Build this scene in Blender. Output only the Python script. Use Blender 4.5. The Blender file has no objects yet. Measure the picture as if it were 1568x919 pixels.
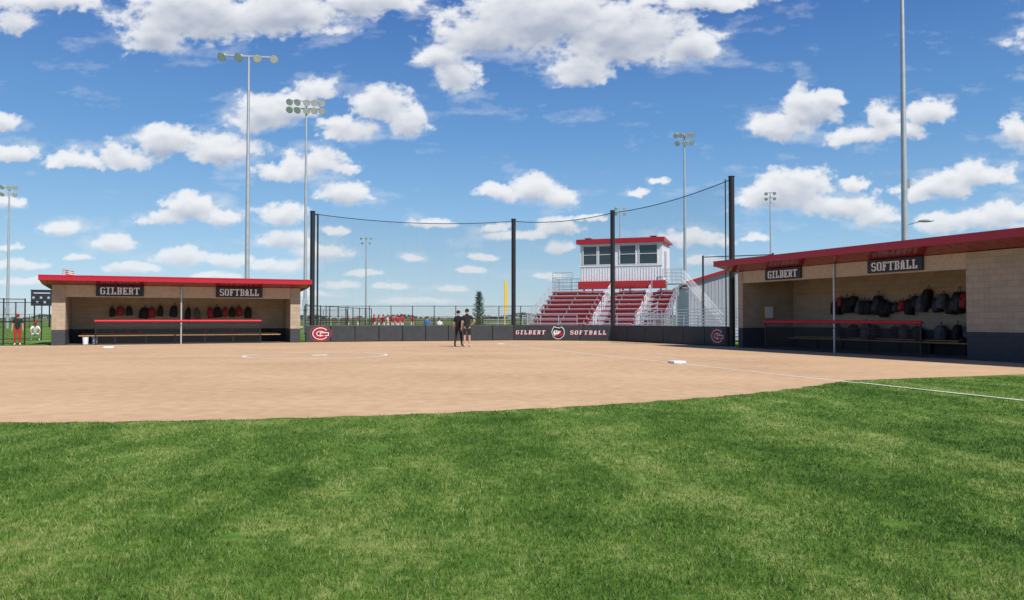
import bpy, math, random
import numpy as np
from mathutils import Vector, Matrix, Euler
random.seed(4); rng=np.random.default_rng(7)
scene=bpy.context.scene
CAMH=1.4
# ------------------------------------------------------------ materials
def nt(name):
    m=bpy.data.materials.new(name); m.use_nodes=True
    n=m.node_tree; b=n.nodes['Principled BSDF']
    return m,n,b
def N(n,t,**kw):
    x=n.nodes.new(t)
    for k,v in kw.items(): setattr(x,k,v)
    return x
def mat(name,col,rough=0.6,metal=0.0,var=0.12,scale=6.0,bump=0.0,bscale=60.0,spec=0.4,coat=0.0):
    m,n,b=nt(name)
    b.inputs['Roughness'].default_value=rough; b.inputs['Metallic'].default_value=metal
    b.inputs['Specular IOR Level'].default_value=spec
    if coat: b.inputs['Coat Weight'].default_value=coat; b.inputs['Coat Roughness'].default_value=0.12
    tc=N(n,'ShaderNodeTexCoord'); no=N(n,'ShaderNodeTexNoise'); no.inputs['Scale'].default_value=scale
    no.inputs['Detail'].default_value=6; no.inputs['Roughness'].default_value=0.6
    n.links.new(tc.outputs['Object'],no.inputs['Vector'])
    mr=N(n,'ShaderNodeMapRange'); mr.inputs['From Min'].default_value=0.3; mr.inputs['From Max'].default_value=0.7
    mr.inputs['To Min'].default_value=1-var; mr.inputs['To Max'].default_value=1+var
    n.links.new(no.outputs['Fac'],mr.inputs['Value'])
    vm=N(n,'ShaderNodeVectorMath',operation='SCALE'); vm.inputs[0].default_value=col[:3]
    n.links.new(mr.outputs['Result'],vm.inputs['Scale']); n.links.new(vm.outputs['Vector'],b.inputs['Base Color'])
    if bump:
        n2=N(n,'ShaderNodeTexNoise'); n2.inputs['Scale'].default_value=bscale; n2.inputs['Detail'].default_value=4
        n.links.new(tc.outputs['Object'],n2.inputs['Vector'])
        bp=N(n,'ShaderNodeBump'); bp.inputs['Strength'].default_value=bump; bp.inputs['Distance'].default_value=0.01
        n.links.new(n2.outputs['Fac'],bp.inputs['Height']); n.links.new(bp.outputs['Normal'],b.inputs['Normal'])
    return m
def block_mat(name,col,mortar,bw=0.4,bh=0.2):
    m,n,b=nt(name); b.inputs['Roughness'].default_value=0.85
    tc=N(n,'ShaderNodeTexCoord'); sp=N(n,'ShaderNodeSeparateXYZ'); n.links.new(tc.outputs['Object'],sp.inputs[0])
    ad=N(n,'ShaderNodeMath',operation='ADD'); n.links.new(sp.outputs['X'],ad.inputs[0]); n.links.new(sp.outputs['Y'],ad.inputs[1])
    cb=N(n,'ShaderNodeCombineXYZ'); n.links.new(ad.outputs[0],cb.inputs['X']); n.links.new(sp.outputs['Z'],cb.inputs['Y'])
    br=N(n,'ShaderNodeTexBrick'); n.links.new(cb.outputs[0],br.inputs['Vector'])
    br.inputs['Scale'].default_value=1.0; br.inputs['Brick Width'].default_value=bw; br.inputs['Row Height'].default_value=bh
    br.inputs['Mortar Size'].default_value=0.007; br.inputs['Mortar Smooth'].default_value=0.3
    br.inputs['Color1'].default_value=(*col,1); br.inputs['Color2'].default_value=(*[c*0.88 for c in col],1)
    br.inputs['Mortar'].default_value=(*mortar,1)
    no=N(n,'ShaderNodeTexNoise'); no.inputs['Scale'].default_value=2.0; no.inputs['Detail'].default_value=8
    n.links.new(tc.outputs['Object'],no.inputs['Vector'])
    mr=N(n,'ShaderNodeMapRange'); mr.inputs['To Min'].default_value=0.78; mr.inputs['To Max'].default_value=1.2
    n.links.new(no.outputs['Fac'],mr.inputs['Value'])
    vm=N(n,'ShaderNodeVectorMath',operation='SCALE'); n.links.new(br.outputs['Color'],vm.inputs[0]); n.links.new(mr.outputs['Result'],vm.inputs['Scale'])
    n.links.new(vm.outputs['Vector'],b.inputs['Base Color'])
    bp=N(n,'ShaderNodeBump'); bp.inputs['Strength'].default_value=0.5; bp.inputs['Distance'].default_value=0.01; bp.invert=True
    n.links.new(br.outputs['Fac'],bp.inputs['Height']); n.links.new(bp.outputs['Normal'],b.inputs['Normal'])
    return m
def mesh_mat(name,col,pitch,width,diag=True,base=0.0):
    """woven wire / netting: real see-through pattern in metres along the sheet"""
    m,n,b=nt(name); b.inputs['Base Color'].default_value=(*col,1); b.inputs['Roughness'].default_value=0.6
    out=n.nodes['Material Output']
    at=N(n,'ShaderNodeUVMap'); at.uv_map='wire'
    sp=N(n,'ShaderNodeSeparateXYZ'); n.links.new(at.outputs[0],sp.inputs[0])
    def M(op,a,c):
        x=N(n,'ShaderNodeMath',operation=op)
        for i,q in enumerate((a,c)):
            if q is None: continue
            if isinstance(q,(int,float)): x.inputs[i].default_value=q
            else: n.links.new(q,x.inputs[i])
        return x.outputs[0]
    if diag:
        u=M('ADD',sp.outputs['X'],sp.outputs['Y']); v=M('SUBTRACT',sp.outputs['X'],sp.outputs['Y'])
    else: u,v=sp.outputs['X'],sp.outputs['Y']
    ls=[]
    for q in (u,v):
        fr=M('FRACT',M('DIVIDE',q,pitch),None); ls.append(M('LESS_THAN',fr,width/pitch))
    a=M('MAXIMUM',ls[0],ls[1])
    if base: a=M('MAXIMUM',a,base)
    tr=N(n,'ShaderNodeBsdfTransparent'); mx=N(n,'ShaderNodeMixShader')
    n.links.new(a,mx.inputs[0]); n.links.new(tr.outputs[0],mx.inputs[1]); n.links.new(b.outputs[0],mx.inputs[2])
    n.links.new(mx.outputs[0],out.inputs['Surface'])
    return m
RED=mat('red_painted_metal',(0.42,0.010,0.026),0.4,0,0.06,coat=0.15)
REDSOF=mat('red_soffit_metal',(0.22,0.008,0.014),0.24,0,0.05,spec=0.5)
REDSEAT=mat('red_bleacher',(0.42,0.025,0.03),0.5)
REDRAIL=mat('red_rail_pad',(0.55,0.015,0.03),0.5)
WHITE=mat('white_metal_siding',(0.76,0.77,0.79),0.45,0,0.04,scale=1.5)
WPAINT=mat('white_paint',(0.78,0.78,0.78),0.6,0,0.05)
ALU=mat('aluminium',(0.60,0.61,0.63),0.38,0.5,0.08)
GALV=mat('galvanised_steel',(0.46,0.48,0.50),0.45,0.4,0.1,scale=2)
BLACK=mat('black_coated_steel',(0.018,0.018,0.02),0.5,0,0.1)
PAD=mat('charcoal_wall_pad',(0.04,0.043,0.05),0.55,0,0.2,scale=3,bump=0.3)
NAVY=mat('dark_sign_panel',(0.020,0.026,0.040),0.5)
CMU=block_mat('tan_block',(0.42,0.33,0.24),(0.29,0.23,0.17))
CMUD=block_mat('charcoal_block',(0.05,0.053,0.06),(0.032,0.032,0.037))
TAN=mat('tan_beam',(0.46,0.35,0.25),0.7,bump=0.1)
CEIL=mat('shaded_timber_ceiling',(0.11,0.075,0.05),0.8,var=0.2); RAFT=mat('timber_rafter',(0.24,0.17,0.11),0.8,var=.2)  # ceiling colour darkened to carry the shade inside the dugouts
CONC=mat('concrete',(0.36,0.34,0.31),0.85,bump=0.3); CONCD=mat('shaded_concrete',(0.10,0.088,0.078),0.9,bump=0.3,var=0.3,scale=2)  # CONCD: dugout floor, interior shade painted in as a darker concrete
WOOD=mat('bench_wood',(0.45,0.25,0.10),0.55,var=0.25,scale=12)
GLASS=mat('dark_window_glass',(0.03,0.045,0.05),0.06,0,0.05,spec=0.8)
LENS=mat('lamp_glass',(0.72,0.73,0.75),0.45); LBODY=mat('lamp_housing',(0.42,0.43,0.44),0.5)
GREYB=mat('grey_metal_wall',(0.40,0.43,0.46),0.5,0,0.05)
BAGK=mat('black_bag',(0.015,0.015,0.018),0.7,var=0.3); BAGR=mat('red_bag',(0.35,0.015,0.02),0.6); BAGG=mat('grey_bag',(0.09,0.09,0.10),0.7,var=.3)
HELM=mat('helmet_red',(0.45,0.01,0.015),0.2); YEL=mat('yellow_paint',(0.75,0.55,0.05),0.5)
SKIN=mat('skin',(0.50,0.29,0.20),0.55,var=0.05); HAIRM=mat('hair',(0.06,0.035,0.02),0.6); SHOEW=mat('white_shoe',(0.65,0.65,0.65),0.6)
KSH=mat('black_shirt',(0.016,0.016,0.019),0.85,var=0.3); KSHORT=mat('black_shorts',(0.022,0.023,0.03),0.85,var=0.3)
RSH=mat('red_jersey',(0.5,0.02,0.025),0.8); WSH=mat('white_jersey',(0.72,0.72,0.72),0.8); BSH=mat('blue_shirt',(0.05,0.16,0.42),0.8)
EYE=mat('eye_dark',(0.03,0.02,0.02),0.3); LIP=mat('lips',(0.4,0.14,0.12),0.5)
NET=mesh_mat('backstop_netting',(0.02,0.02,0.025),0.045,0.0026,False)
CHAINK=mesh_mat('black_chain_link',(0.015,0.015,0.015),0.07,0.0034)
CHAING=mesh_mat('silver_chain_link',(0.5,0.5,0.52),0.07,0.0045)
DNET=mesh_mat('dugout_netting',(0.012,0.012,0.014),0.05,0.0085,False)
BUCK=mat('bucket_plastic',(0.35,0.45,0.6),0.4)
# ------------------------------------------------------------ mesh builder
class MB:
    def __init__(s): s.v=[];s.f=[];s.mi=[];s.sm=[];s.m=[];s.uv={}
    def mid(s,m):
        if m not in s.m: s.m.append(m)
        return s.m.index(m)
    def add(s,vs,fs,m,sm=False,uv=None):
        o=len(s.v); s.v+= [tuple(v) for v in vs]; i=s.mid(m)
        for k,f in enumerate(fs):
            if uv: s.uv[len(s.f)]=uv[k]
            s.f.append(tuple(o+a for a in f)); s.mi.append(i); s.sm.append(sm)
    def box(s,x0,x1,y0,y1,z0,z1,m,M=None):
        vs=[Vector((x,y,z)) for z in (z0,z1) for y in (y0,y1) for x in (x0,x1)]
        if M: vs=[M@v for v in vs]
        s.add(vs,[(0,2,3,1),(4,5,7,6),(0,1,5,4),(2,6,7,3),(0,4,6,2),(1,3,7,5)],m)
    def cyl(s,p0,p1,r0,m,r1=None,n=10,sm=True):
        if r1 is None: r1=r0
        p0=Vector(p0);p1=Vector(p1); d=(p1-p0).normalized()
        a=d.orthogonal().normalized(); b=d.cross(a)
        vs=[p0+(a*math.cos(t)+b*math.sin(t))*r0 for t in [2*math.pi*i/n for i in range(n)]]
        vs+=[p1+(a*math.cos(t)+b*math.sin(t))*r1 for t in [2*math.pi*i/n for i in range(n)]]
        s.add(vs,[(i,(i+1)%n,n+(i+1)%n,n+i) for i in range(n)],m,sm)
        s.add(vs[:n],[tuple(range(n-1,-1,-1))],m); s.add(vs[n:],[tuple(range(n))],m)
    def ell(s,c,r,m,nu=10,nv=7,M=None,zmin=-1,jit=0):
        vs=[];c=Vector(c)
        for j in range(nv+1):
            ph=-math.pi/2+math.pi*j/nv
            for i in range(nu):
                th=2*math.pi*i/nu; q=1+random.uniform(-jit,jit)
                p=Vector((math.cos(ph)*math.cos(th)*r[0]*q,math.cos(ph)*math.sin(th)*r[1]*q,max(zmin,math.sin(ph))*r[2]*q))
                if M: p=M@p
                vs.append(c+p)
        s.add(vs,[(j*nu+i,j*nu+(i+1)%nu,(j+1)*nu+(i+1)%nu,(j+1)*nu+i) for j in range(nv) for i in range(nu)],m,True)
    def quad(s,a,b,c,d,m):
        a,b,c,d=[Vector(q) for q in (a,b,c,d)]
        L=(b-a).length; H=(d-a).length
        s.add([a,b,c,d],[(0,1,2,3)],m,uv=[[(0,0),(L,0),(L,(c-b).length),(0,H)]])
    def obj(s,name,parent=None,M=None,bevel=0):
        me=bpy.data.meshes.new(name); me.from_pydata(s.v,[],s.f)
        for m in s.m: me.materials.append(m)
        me.polygons.foreach_set('material_index',s.mi); me.polygons.foreach_set('use_smooth',s.sm)
        if s.uv:
            l=me.uv_layers.new(name='wire')
            for p in me.polygons:
                if p.index in s.uv:
                    for k,li in enumerate(p.loop_indices): l.data[li].uv=s.uv[p.index][k]
        me.update(); o=bpy.data.objects.new(name,me); scene.collection.objects.link(o)
        if parent: o.parent=parent
        if M is not None: o.matrix_world=M
        if bevel:
            b=o.modifiers.new('bev','BEVEL'); b.width=bevel; b.segments=2; b.limit_method='ANGLE'
        return o
def empty(name,M):
    e=bpy.data.objects.new(name,None); scene.collection.objects.link(e); e.matrix_world=M; e.empty_display_size=0.3; return e
def frame(x,y,ang,z=0): return Matrix.Translation((x,y,z))@Matrix.Rotation(ang,4,'Z')
# ------------------------------------------------------------ block letters
GL={
'G':[" ##### ","##   ##","##     ","##     ","##  ###","##   ##","##   ##","##   ##"," ##### "],
'I':["######","  ##  ","  ##  ","  ##  ","  ##  ","  ##  ","  ##  ","  ##  ","######"],
'L':["####   "," ##    "," ##    "," ##    "," ##    "," ##    "," ##  ##"," ##  ##","#######"],
'B':["###### "," ##  ##"," ##  ##"," ##  ##"," ##### "," ##  ##"," ##  ##"," ##  ##","###### "],
'E':["#######"," ##  ##"," ##    "," ## #  "," ####  "," ## #  "," ##    "," ##  ##","#######"],
'R':["###### "," ##  ##"," ##  ##"," ##  ##"," ##### "," ## ## "," ## ## "," ##  ##","###  ##"],
'T':["########","#  ##  #","   ##   ","   ##   ","   ##   ","   ##   ","   ##   ","   ##   ","  ####  "],
'S':[" ##### ","##   ##","##     ","##     "," ##### ","     ##","     ##","##   ##"," ##### "],
'O':[" ##### ","##   ##","##   ##","##   ##","##   ##","##   ##","##   ##","##   ##"," ##### "],
'F':["#######"," ##  ##"," ##    "," ## #  "," ####  "," ## #  "," ##    "," ##    ","####   "],
'A':["  ###  ","  ###  "," ## ## "," ## ## "," ## ## "," ##### "," ## ## "," ## ## ","### ###"]}
def text(mb,s,x0,x1,zc,h,y,m,th=0.012,gap=1.3,slant=0.0,fat=0.12):
    w=sum(len(GL[c][0]) for c in s)+gap*(len(s)-1); cw=(x1-x0)/w; ch=h/9; x=x0; z0=zc-h/2
    for c in s:
        g=GL[c]
        for r,row in enumerate(g):
            za=z0+(8-r)*ch; k=0
            while k<len(row):
                if row[k]=='#':
                    j=k
                    while j<len(row) and row[j]=='#': j+=1
                    e=fat*cw
                    sl=slant*(za-z0)
                    xa,xb=x+k*cw-e+sl,x+j*cw+e+sl
                    mb.add([(xa,y-th,za),(xb,y-th,za),(xb+slant*ch,y-th,za+ch),(xa+slant*ch,y-th,za+ch),(xa,y,za),(xb,y,za),(xb+slant*ch,y,za+ch),(xa+slant*ch,y,za+ch)],
                        [(0,1,2,3),(4,7,6,5),(0,4,5,1),(1,5,6,2),(2,6,7,3),(3,7,4,0)],m)
                    k=j
                else: k+=1
        x+=(len(g[0])+gap)*cw
# ------------------------------------------------------------ camera
cam=bpy.data.cameras.new('camera'); co=bpy.data.objects.new('camera',cam); scene.collection.objects.link(co)
cam.sensor_width=36; cam.lens=36*1200/1568; cam.clip_end=20000; cam.clip_start=0.05
co.location=(0,0,CAMH); co.rotation_euler=(math.radians(90+1.33),0,0); scene.camera=co
# ------------------------------------------------------------ light
SUN_EL=math.radians(46); sd=Vector((0.62,-0.785,0)).normalized()
tosun=Vector((sd.x*math.cos(SUN_EL),sd.y*math.cos(SUN_EL),math.sin(SUN_EL)))
sl=bpy.data.lights.new('sun','SUN'); sl.energy=5.0; sl.angle=math.radians(0.53); sl.color=(1,0.95,0.87)
so=bpy.data.objects.new('sun',sl); scene.collection.objects.link(so); so.rotation_euler=tosun.to_track_quat('Z','Y').to_euler()
w=bpy.data.worlds.new('World'); scene.world=w; w.use_nodes=True; wn=w.node_tree
bg=wn.nodes['Background']; sky=wn.nodes.new('ShaderNodeTexSky'); sky.sky_type='NISHITA'; sky.sun_disc=False
sky.sun_elevation=SUN_EL; sky.sun_rotation=math.atan2(sd.x,sd.y); sky.air_density=1.0; sky.dust_density=0.1; sky.ozone_density=2.5; sky.altitude=200
tcw=wn.nodes.new('ShaderNodeTexCoord'); spw=wn.nodes.new('ShaderNodeSeparateXYZ'); wn.links.new(tcw.outputs['Generated'],spw.inputs[0])
rw=wn.nodes.new('ShaderNodeValToRGB'); wn.links.new(spw.outputs['Z'],rw.inputs[0]); el=rw.color_ramp.elements
el[0].position=0.0; el[0].color=(.50,.69,.84,1); el[1].position=1.0; el[1].color=(.020,.07,.27,1)
for p_,c_ in ((.05,(.40,.63,.84)),(.12,(.25,.50,.80)),(.22,(.125,.34,.70)),(.37,(.048,.175,.53))):
    q_=el.new(p_); q_.color=(*c_,1)
vs_=wn.nodes.new('ShaderNodeVectorMath'); vs_.operation='SCALE'; vs_.inputs['Scale'].default_value=1/0.1; wn.links.new(rw.outputs[0],vs_.inputs[0])
mw=wn.nodes.new('ShaderNodeMix'); mw.data_type='RGBA'; mw.inputs['Factor'].default_value=0.75
wn.links.new(sky.outputs[0],mw.inputs[6]); wn.links.new(vs_.outputs[0],mw.inputs[7])
wn.links.new(mw.outputs[2],bg.inputs['Color']); bg.inputs['Strength'].default_value=0.1
scene.view_settings.view_transform='Standard'; scene.view_settings.look='None'; scene.view_settings.exposure=0
# ------------------------------------------------------------ noise
def perlin(x,y,seed):
    r=np.random.default_rng(seed); g=r.random((256,256))*2*np.pi; gx=np.cos(g);gy=np.sin(g)
    xi=np.floor(x).astype(int);yi=np.floor(y).astype(int);xf=x-xi;yf=y-yi
    u=xf**3*(xf*(xf*6-15)+10);v=yf**3*(yf*(yf*6-15)+10)
    def d(a,b): return gx[(xi+a)%256,(yi+b)%256]*(xf-a)+gy[(xi+a)%256,(yi+b)%256]*(yf-b)
    return (d(0,0)*(1-u)+d(1,0)*u)*(1-v)+(d(0,1)*(1-u)+d(1,1)*u)*v
def fbm(x,y,seed,oc=6,gain=0.52,bill=False):
    s=0;a=1
    for i in range(oc):
        p=perlin(x*2**i+13.7*i,y*2**i+7.1*i,seed+i)
        s=s+a*((np.abs(p)*2-0.5) if bill else p); a*=gain
    return s
# ------------------------------------------------------------ sky clouds (backdrop 3.6 km away, metres/3)
CL=[(300,25,135,66),(430,20,140,56),(560,0,100,36),(235,60,55,38),(60,0,100,20),(10,30,40,32),
(830,30,165,74),(950,55,150,76),(740,55,90,48),(700,118,38,36),(890,112,62,32),(1050,72,75,36),(675,88,40,30),(1090,2,95,20),
(480,143,40,26),(400,180,62,40),(440,165,60,32),(590,163,50,42),(530,197,52,24),(630,188,30,28),
(262,222,68,36),(340,232,66,32),(180,243,66,26),(120,246,52,18),(480,250,66,30),(420,268,45,22),(530,262,34,15),(520,298,54,22),
(290,322,58,28),(250,334,44,17),(345,335,36,16),(90,350,32,16),(430,333,46,22),(435,370,50,17),(175,376,46,16),
(822,290,50,30),(765,297,44,18),(858,305,34,18),(660,346,42,11),(862,350,44,18),(857,380,28,14),(790,362,50,9),(975,298,20,11),(1065,367,62,20),(1010,280,14,7),
(1240,172,46,40),(1190,197,55,29),(1268,150,24,20),(1350,180,36,30),(1425,175,42,24),(1320,210,56,19),(1385,200,45,19),
(1225,285,68,34),(1185,308,68,28),(1280,318,70,28),(1345,333,45,20),(1305,283,26,14),(1505,270,58,26),(1440,286,55,24),(1400,300,38,15),
(1562,205,22,34),(1500,340,80,20),(1545,328,46,20),(1440,346,50,20),(1155,365,24,10),(5,190,22,18),(20,238,44,18),(15,310,30,11),
(275,397,48,18),(345,402,42,16),(200,412,50,12),(30,408,56,10),(430,408,54,14),(120,395,28,8),(520,438,36,10),(495,388,44,16),(515,355,24,9),(630,395,22,8),(690,445,34,8),(600,440,30,7),
(50,432,64,10),(10,382,26,8),(560,420,40,8),(720,415,28,7),(840,425,30,8),(990,405,34,9),(740,395,30,7),(1080,400,34,11),(470,452,66,8),(640,462,56,7),(330,425,44,8),(760,350,32,8),(905,332,28,8),
(-120,90,90,40),(-60,200,60,26),(-100,330,70,20),(-150,20,120,40),(1640,60,90,40),(1680,180,90,34),(1650,300,70,26),(1740,340,90,20),(-60,400,60,10),(1690,380,80,12)]
step=1.5
xs=np.arange(-1000,1001,step); zs=np.arange(-8,600,step); X,Z=np.meshgrid(xs,zs,indexing='ij')
k1=np.clip(Z/200,0.35,1.0)
wx=X+k1*(15*fbm(X/70,Z/70,11,3)+6*fbm(X/18,Z/15,31,4,.6)); wz=Z+k1*(10*fbm(X/60,Z/60,21,3)+5*fbm(X/15,Z/13,41,4,.6))
D=np.full(X.shape,-3.0)
for (px,py,a,b) in CL:
    cx=px-784; cz=488-py; qx=(wx-cx)/a; qz=(wz-cz)/b; qz=np.where(qz<0,-qz*1.6,qz)
    D=np.maximum(D,1-np.sqrt(qx**2+qz**2))
nb=fbm(X/34,Z/26,51,6,0.58,True); ns=fbm(X/52,Z/30,61,7,0.62)
F=D+0.42*ns-0.17*nb-0.05
al=np.clip((F+0.05)/0.60,0,1); al=1-(1-al)**1.8; al=al*al*(3-2*al)
ww=np.clip(fbm(X/120,Z/42,71,7,0.62)*1.2+np.clip(D+0.7,0,0.7)*0.8-0.38,0,1)*0.42     # thin veil around the clouds
mainw=np.clip(al*2.5,0,1)
al=1-(1-al*0.96)*(1-ww)
def blur(a,n):
    for ax in (0,1):
        for _ in range(2):
            c=np.cumsum(np.pad(a,[(n+1,n) if k==ax else (0,0) for k in (0,1)],mode='edge'),axis=ax)
            a=(np.take(c,range(2*n+1,c.shape[ax]),axis=ax)-np.take(c,range(0,c.shape[ax]-2*n-1),axis=ax))/(2*n+1)
    return a
T=np.clip(F,0,1)
def up(a,k): return np.concatenate([a[:,k:],np.repeat(a[:,-1:],k,axis=1)],axis=1)
ab=blur(up(T,8),3); ab2=blur(up(T,20),8)
rel=blur(F,2)-up(blur(F,2),4)
shade=np.clip(1.06-0.62*ab-0.60*ab2+0.28*np.clip(rel,-.4,.4)+0.22*ns,0,1)  # cloud self-shading painted into the colour: greyer below thick parts
shade=0.85*(1-mainw)+shade*mainw
hz=np.clip(Z/180,0,1)[...,None]
g0=np.array([0.44,0.485,0.59]); g1=np.array([0.88,0.895,0.92])
col=g0+(g1-g0)*shade[...,None]; col=col*(0.7+0.3*hz)+np.array([0.62,0.76,0.88])*(0.3*(1-hz))
al=al*np.clip((Z-1)/40,0,1)**0.6*(0.82+0.18*hz[...,0])
nx,nz=X.shape
keep=al>0.004
kq=keep[:-1,:-1]|keep[1:,:-1]|keep[:-1,1:]|keep[1:,1:]
idx=np.arange(nx*nz).reshape(nx,nz)
q=np.stack([idx[:-1,:-1][kq],idx[1:,:-1][kq],idx[1:,1:][kq],idx[:-1,1:][kq]],1)
used=np.unique(q); rm=np.zeros(nx*nz,int); rm[used]=np.arange(len(used)); q=rm[q]
V=np.stack([X.ravel()*3,np.full(nx*nz,3600.0),CAMH+Z.ravel()*3],1)[used]
def npmesh(name,V,Q,mt):
    me=bpy.data.meshes.new(name); k=Q.shape[1]
    me.vertices.add(len(V)); me.vertices.foreach_set('co',V.astype(np.float32).ravel())
    me.loops.add(Q.size); me.loops.foreach_set('vertex_index',Q.astype(np.int32).ravel())
    me.polygons.add(len(Q)); me.polygons.foreach_set('loop_start',np.arange(0,Q.size,k,dtype=np.int32)); me.polygons.foreach_set('loop_total',np.full(len(Q),k,dtype=np.int32))
    me.update(calc_edges=True); me.materials.append(mt)
    o=bpy.data.objects.new(name,me); scene.collection.objects.link(o); return o,me
m,n,b=nt('cloud'); n.nodes.remove(b); at=N(n,'ShaderNodeAttribute'); at.attribute_name='cloud'
em=N(n,'ShaderNodeEmission'); n.links.new(at.outputs['Color'],em.inputs['Color']); tr=N(n,'ShaderNodeBsdfTransparent'); mx=N(n,'ShaderNodeMixShader')  # clouds glow with their painted light and shade, the sun doesn't light them
n.links.new(at.outputs['Alpha'],mx.inputs[0]); n.links.new(tr.outputs[0],mx.inputs[1]); n.links.new(em.outputs[0],mx.inputs[2]); n.links.new(mx.outputs[0],n.nodes['Material Output'].inputs['Surface'])
m.cycles.emission_sampling='NONE'
so_,me=npmesh('sky',V,q,m)
ca=me.color_attributes.new('cloud','FLOAT_COLOR','POINT')
ca.data.foreach_set('color',np.concatenate([col.reshape(-1,3),al.reshape(-1,1)],1)[used].astype(np.float32).ravel())
# ------------------------------------------------------------ ground
def grass_nodes(n,b,blade=False):
    tc=N(n,'ShaderNodeTexCoord')
    def noise(scale,det,sc3=(1,1,1),rot=0):
        mp=N(n,'ShaderNodeMapping'); mp.inputs['Scale'].default_value=sc3; mp.inputs['Rotation'].default_value=(0,0,rot)
        n.links.new(tc.outputs['Object'],mp.inputs[0]); q=N(n,'ShaderNodeTexNoise'); q.inputs['Scale'].default_value=scale; q.inputs['Detail'].default_value=det
        n.links.new(mp.outputs[0],q.inputs['Vector']); return q.outputs['Fac']
    def mth(op,a,c,d=None):
        x=N(n,'ShaderNodeMath',operation=op)
        for i,v in enumerate((a,c,d)):
            if v is None: continue
            if isinstance(v,(int,float)): x.inputs[i].default_value=v
            else: n.links.new(v,x.inputs[i])
        return x.outputs[0]
    a=noise(0.5,3,(1.0,0.4,1),0.25); c=noise(1.9,6,(1,0.6,1),-0.4); d=noise(10,6)
    s=mth('MULTIPLY_ADD',a,0.7,mth('MULTIPLY_ADD',c,1.05,mth('MULTIPLY',d,0.85)))
    s=mth('SUBTRACT',s,0.82)
    sp=N(n,'ShaderNodeSeparateXYZ'); n.links.new(tc.outputs['Object'],sp.inputs[0])
    ph=mth('MULTIPLY_ADD',sp.outputs['X'],2.3,mth('MULTIPLY_ADD',sp.outputs['Y'],0.48,mth('MULTIPLY',c,1.2)))   # mowing passes
    s=mth('MULTIPLY_ADD',mth('MINIMUM',mth('MAXIMUM',mth('MULTIPLY',mth('SINE',ph,None),2.5),-1.0),1.0),0.075,s)
    if blade:
        at=N(n,'ShaderNodeAttribute'); at.attribute_name='rnd'; s=mth('ADD',s,mth('MULTIPLY_ADD',at.outputs['Fac'],0.95,-0.475))
    r=N(n,'ShaderNodeValToRGB'); n.links.new(s,r.inputs[0]); e=r.color_ramp.elements
    e[0].position=0.08; e[0].color=(0.040,0.098,0.012,1); e[1].position=0.97; e[1].color=(0.37,0.41,0.13,1)
    k=e.new(0.5); k.color=(0.110,0.208,0.029,1)
    return tc,r.outputs[0],d
m,n,b=nt('grass_ground'); tc,c,d=grass_nodes(n,b); b.inputs['Roughness'].default_value=0.9; b.inputs['Specular IOR Level'].default_value=0.1
n.links.new(c,b.inputs['Base Color']); bp=N(n,'ShaderNodeBump'); bp.inputs['Strength'].default_value=0.7; bp.inputs['Distance'].default_value=0.03
nn=N(n,'ShaderNodeTexNoise'); nn.inputs['Scale'].default_value=45; nn.inputs['Detail'].default_value=5; n.links.new(tc.outputs['Object'],nn.inputs['Vector']); n.links.new(nn.outputs['Fac'],bp.inputs['Height']); n.links.new(bp.outputs['Normal'],b.inputs['Normal'])
GRASS=m
m,n,b=nt('grass_blade'); tc,c,d=grass_nodes(n,b,True); b.inputs['Roughness'].default_value=0.5; b.inputs['Specular IOR Level'].default_value=0.3
n.links.new(c,b.inputs['Base Color']); tl=N(n,'ShaderNodeBsdfTranslucent'); n.links.new(c,tl.inputs['Color']); mx=N(n,'ShaderNodeMixShader'); mx.inputs[0].default_value=0.3
n.links.new(b.outputs[0],mx.inputs[1]); n.links.new(tl.outputs[0],mx.inputs[2]); n.links.new(mx.outputs[0],n.nodes['Material Output'].inputs['Surface']); BLADE=m
mb=MB(); mb.add([(-7000,-300,0),(7000,-300,0),(7000,9000,0),(-7000,9000,0)],[(0,1,2,3)],GRASS); mb.obj('ground')
# dirt
m,n,b=nt('infield_dirt'); b.inputs['Roughness'].default_value=0.95; b.inputs['Specular IOR Level'].default_value=0.1
tc=N(n,'ShaderNodeTexCoord')
def nz_(sc,det,s3=(1,1,1)):
    mp=N(n,'ShaderNodeMapping'); mp.inputs['Scale'].default_value=s3; n.links.new(tc.outputs['Object'],mp.inputs[0])
    q=N(n,'ShaderNodeTexNoise'); q.inputs['Scale'].default_value=sc; q.inputs['Detail'].default_value=det; n.links.new(mp.outputs[0],q.inputs['Vector']); return q.outputs['Fac']
a1=nz_(0.3,6,(0.7,1,1)); a2=nz_(3.5,8); a3=nz_(45,5)
mm=N(n,'ShaderNodeMath',operation='ADD'); n.links.new(a1,mm.inputs[0]); n.links.new(a2,mm.inputs[1])
m3=N(n,'ShaderNodeMath',operation='MULTIPLY_ADD'); n.links.new(a3,m3.inputs[0]); m3.inputs[1].default_value=0.6; n.links.new(mm.outputs[0],m3.inputs[2])
r=N(n,'ShaderNodeValToRGB'); mr=N(n,'ShaderNodeMapRange'); mr.inputs['From Min'].default_value=0.92; mr.inputs['From Max'].default_value=1.68
n.links.new(m3.outputs[0],mr.inputs['Value']); n.links.new(mr.outputs['Result'],r.inputs[0]); e=r.color_ramp.elements
e[0].color=(0.48,0.31,0.172,1); e[1].color=(0.70,0.47,0.285,1)
n.links.new(r.outputs[0],b.inputs['Base Color']); bp=N(n,'ShaderNodeBump'); bp.inputs['Strength'].default_value=0.35; bp.inputs['Distance'].default_value=0.015
n.links.new(a3,bp.inputs['Height']); n.links.new(bp.outputs['Normal'],b.inputs['Normal']); DIRT=m
C=(-7.35,29.5); R=19.0
home=Vector((-0.65,42.3)); d3=Vector((0.304,-0.953)); d1=Vector((-0.953,-0.304))
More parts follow.
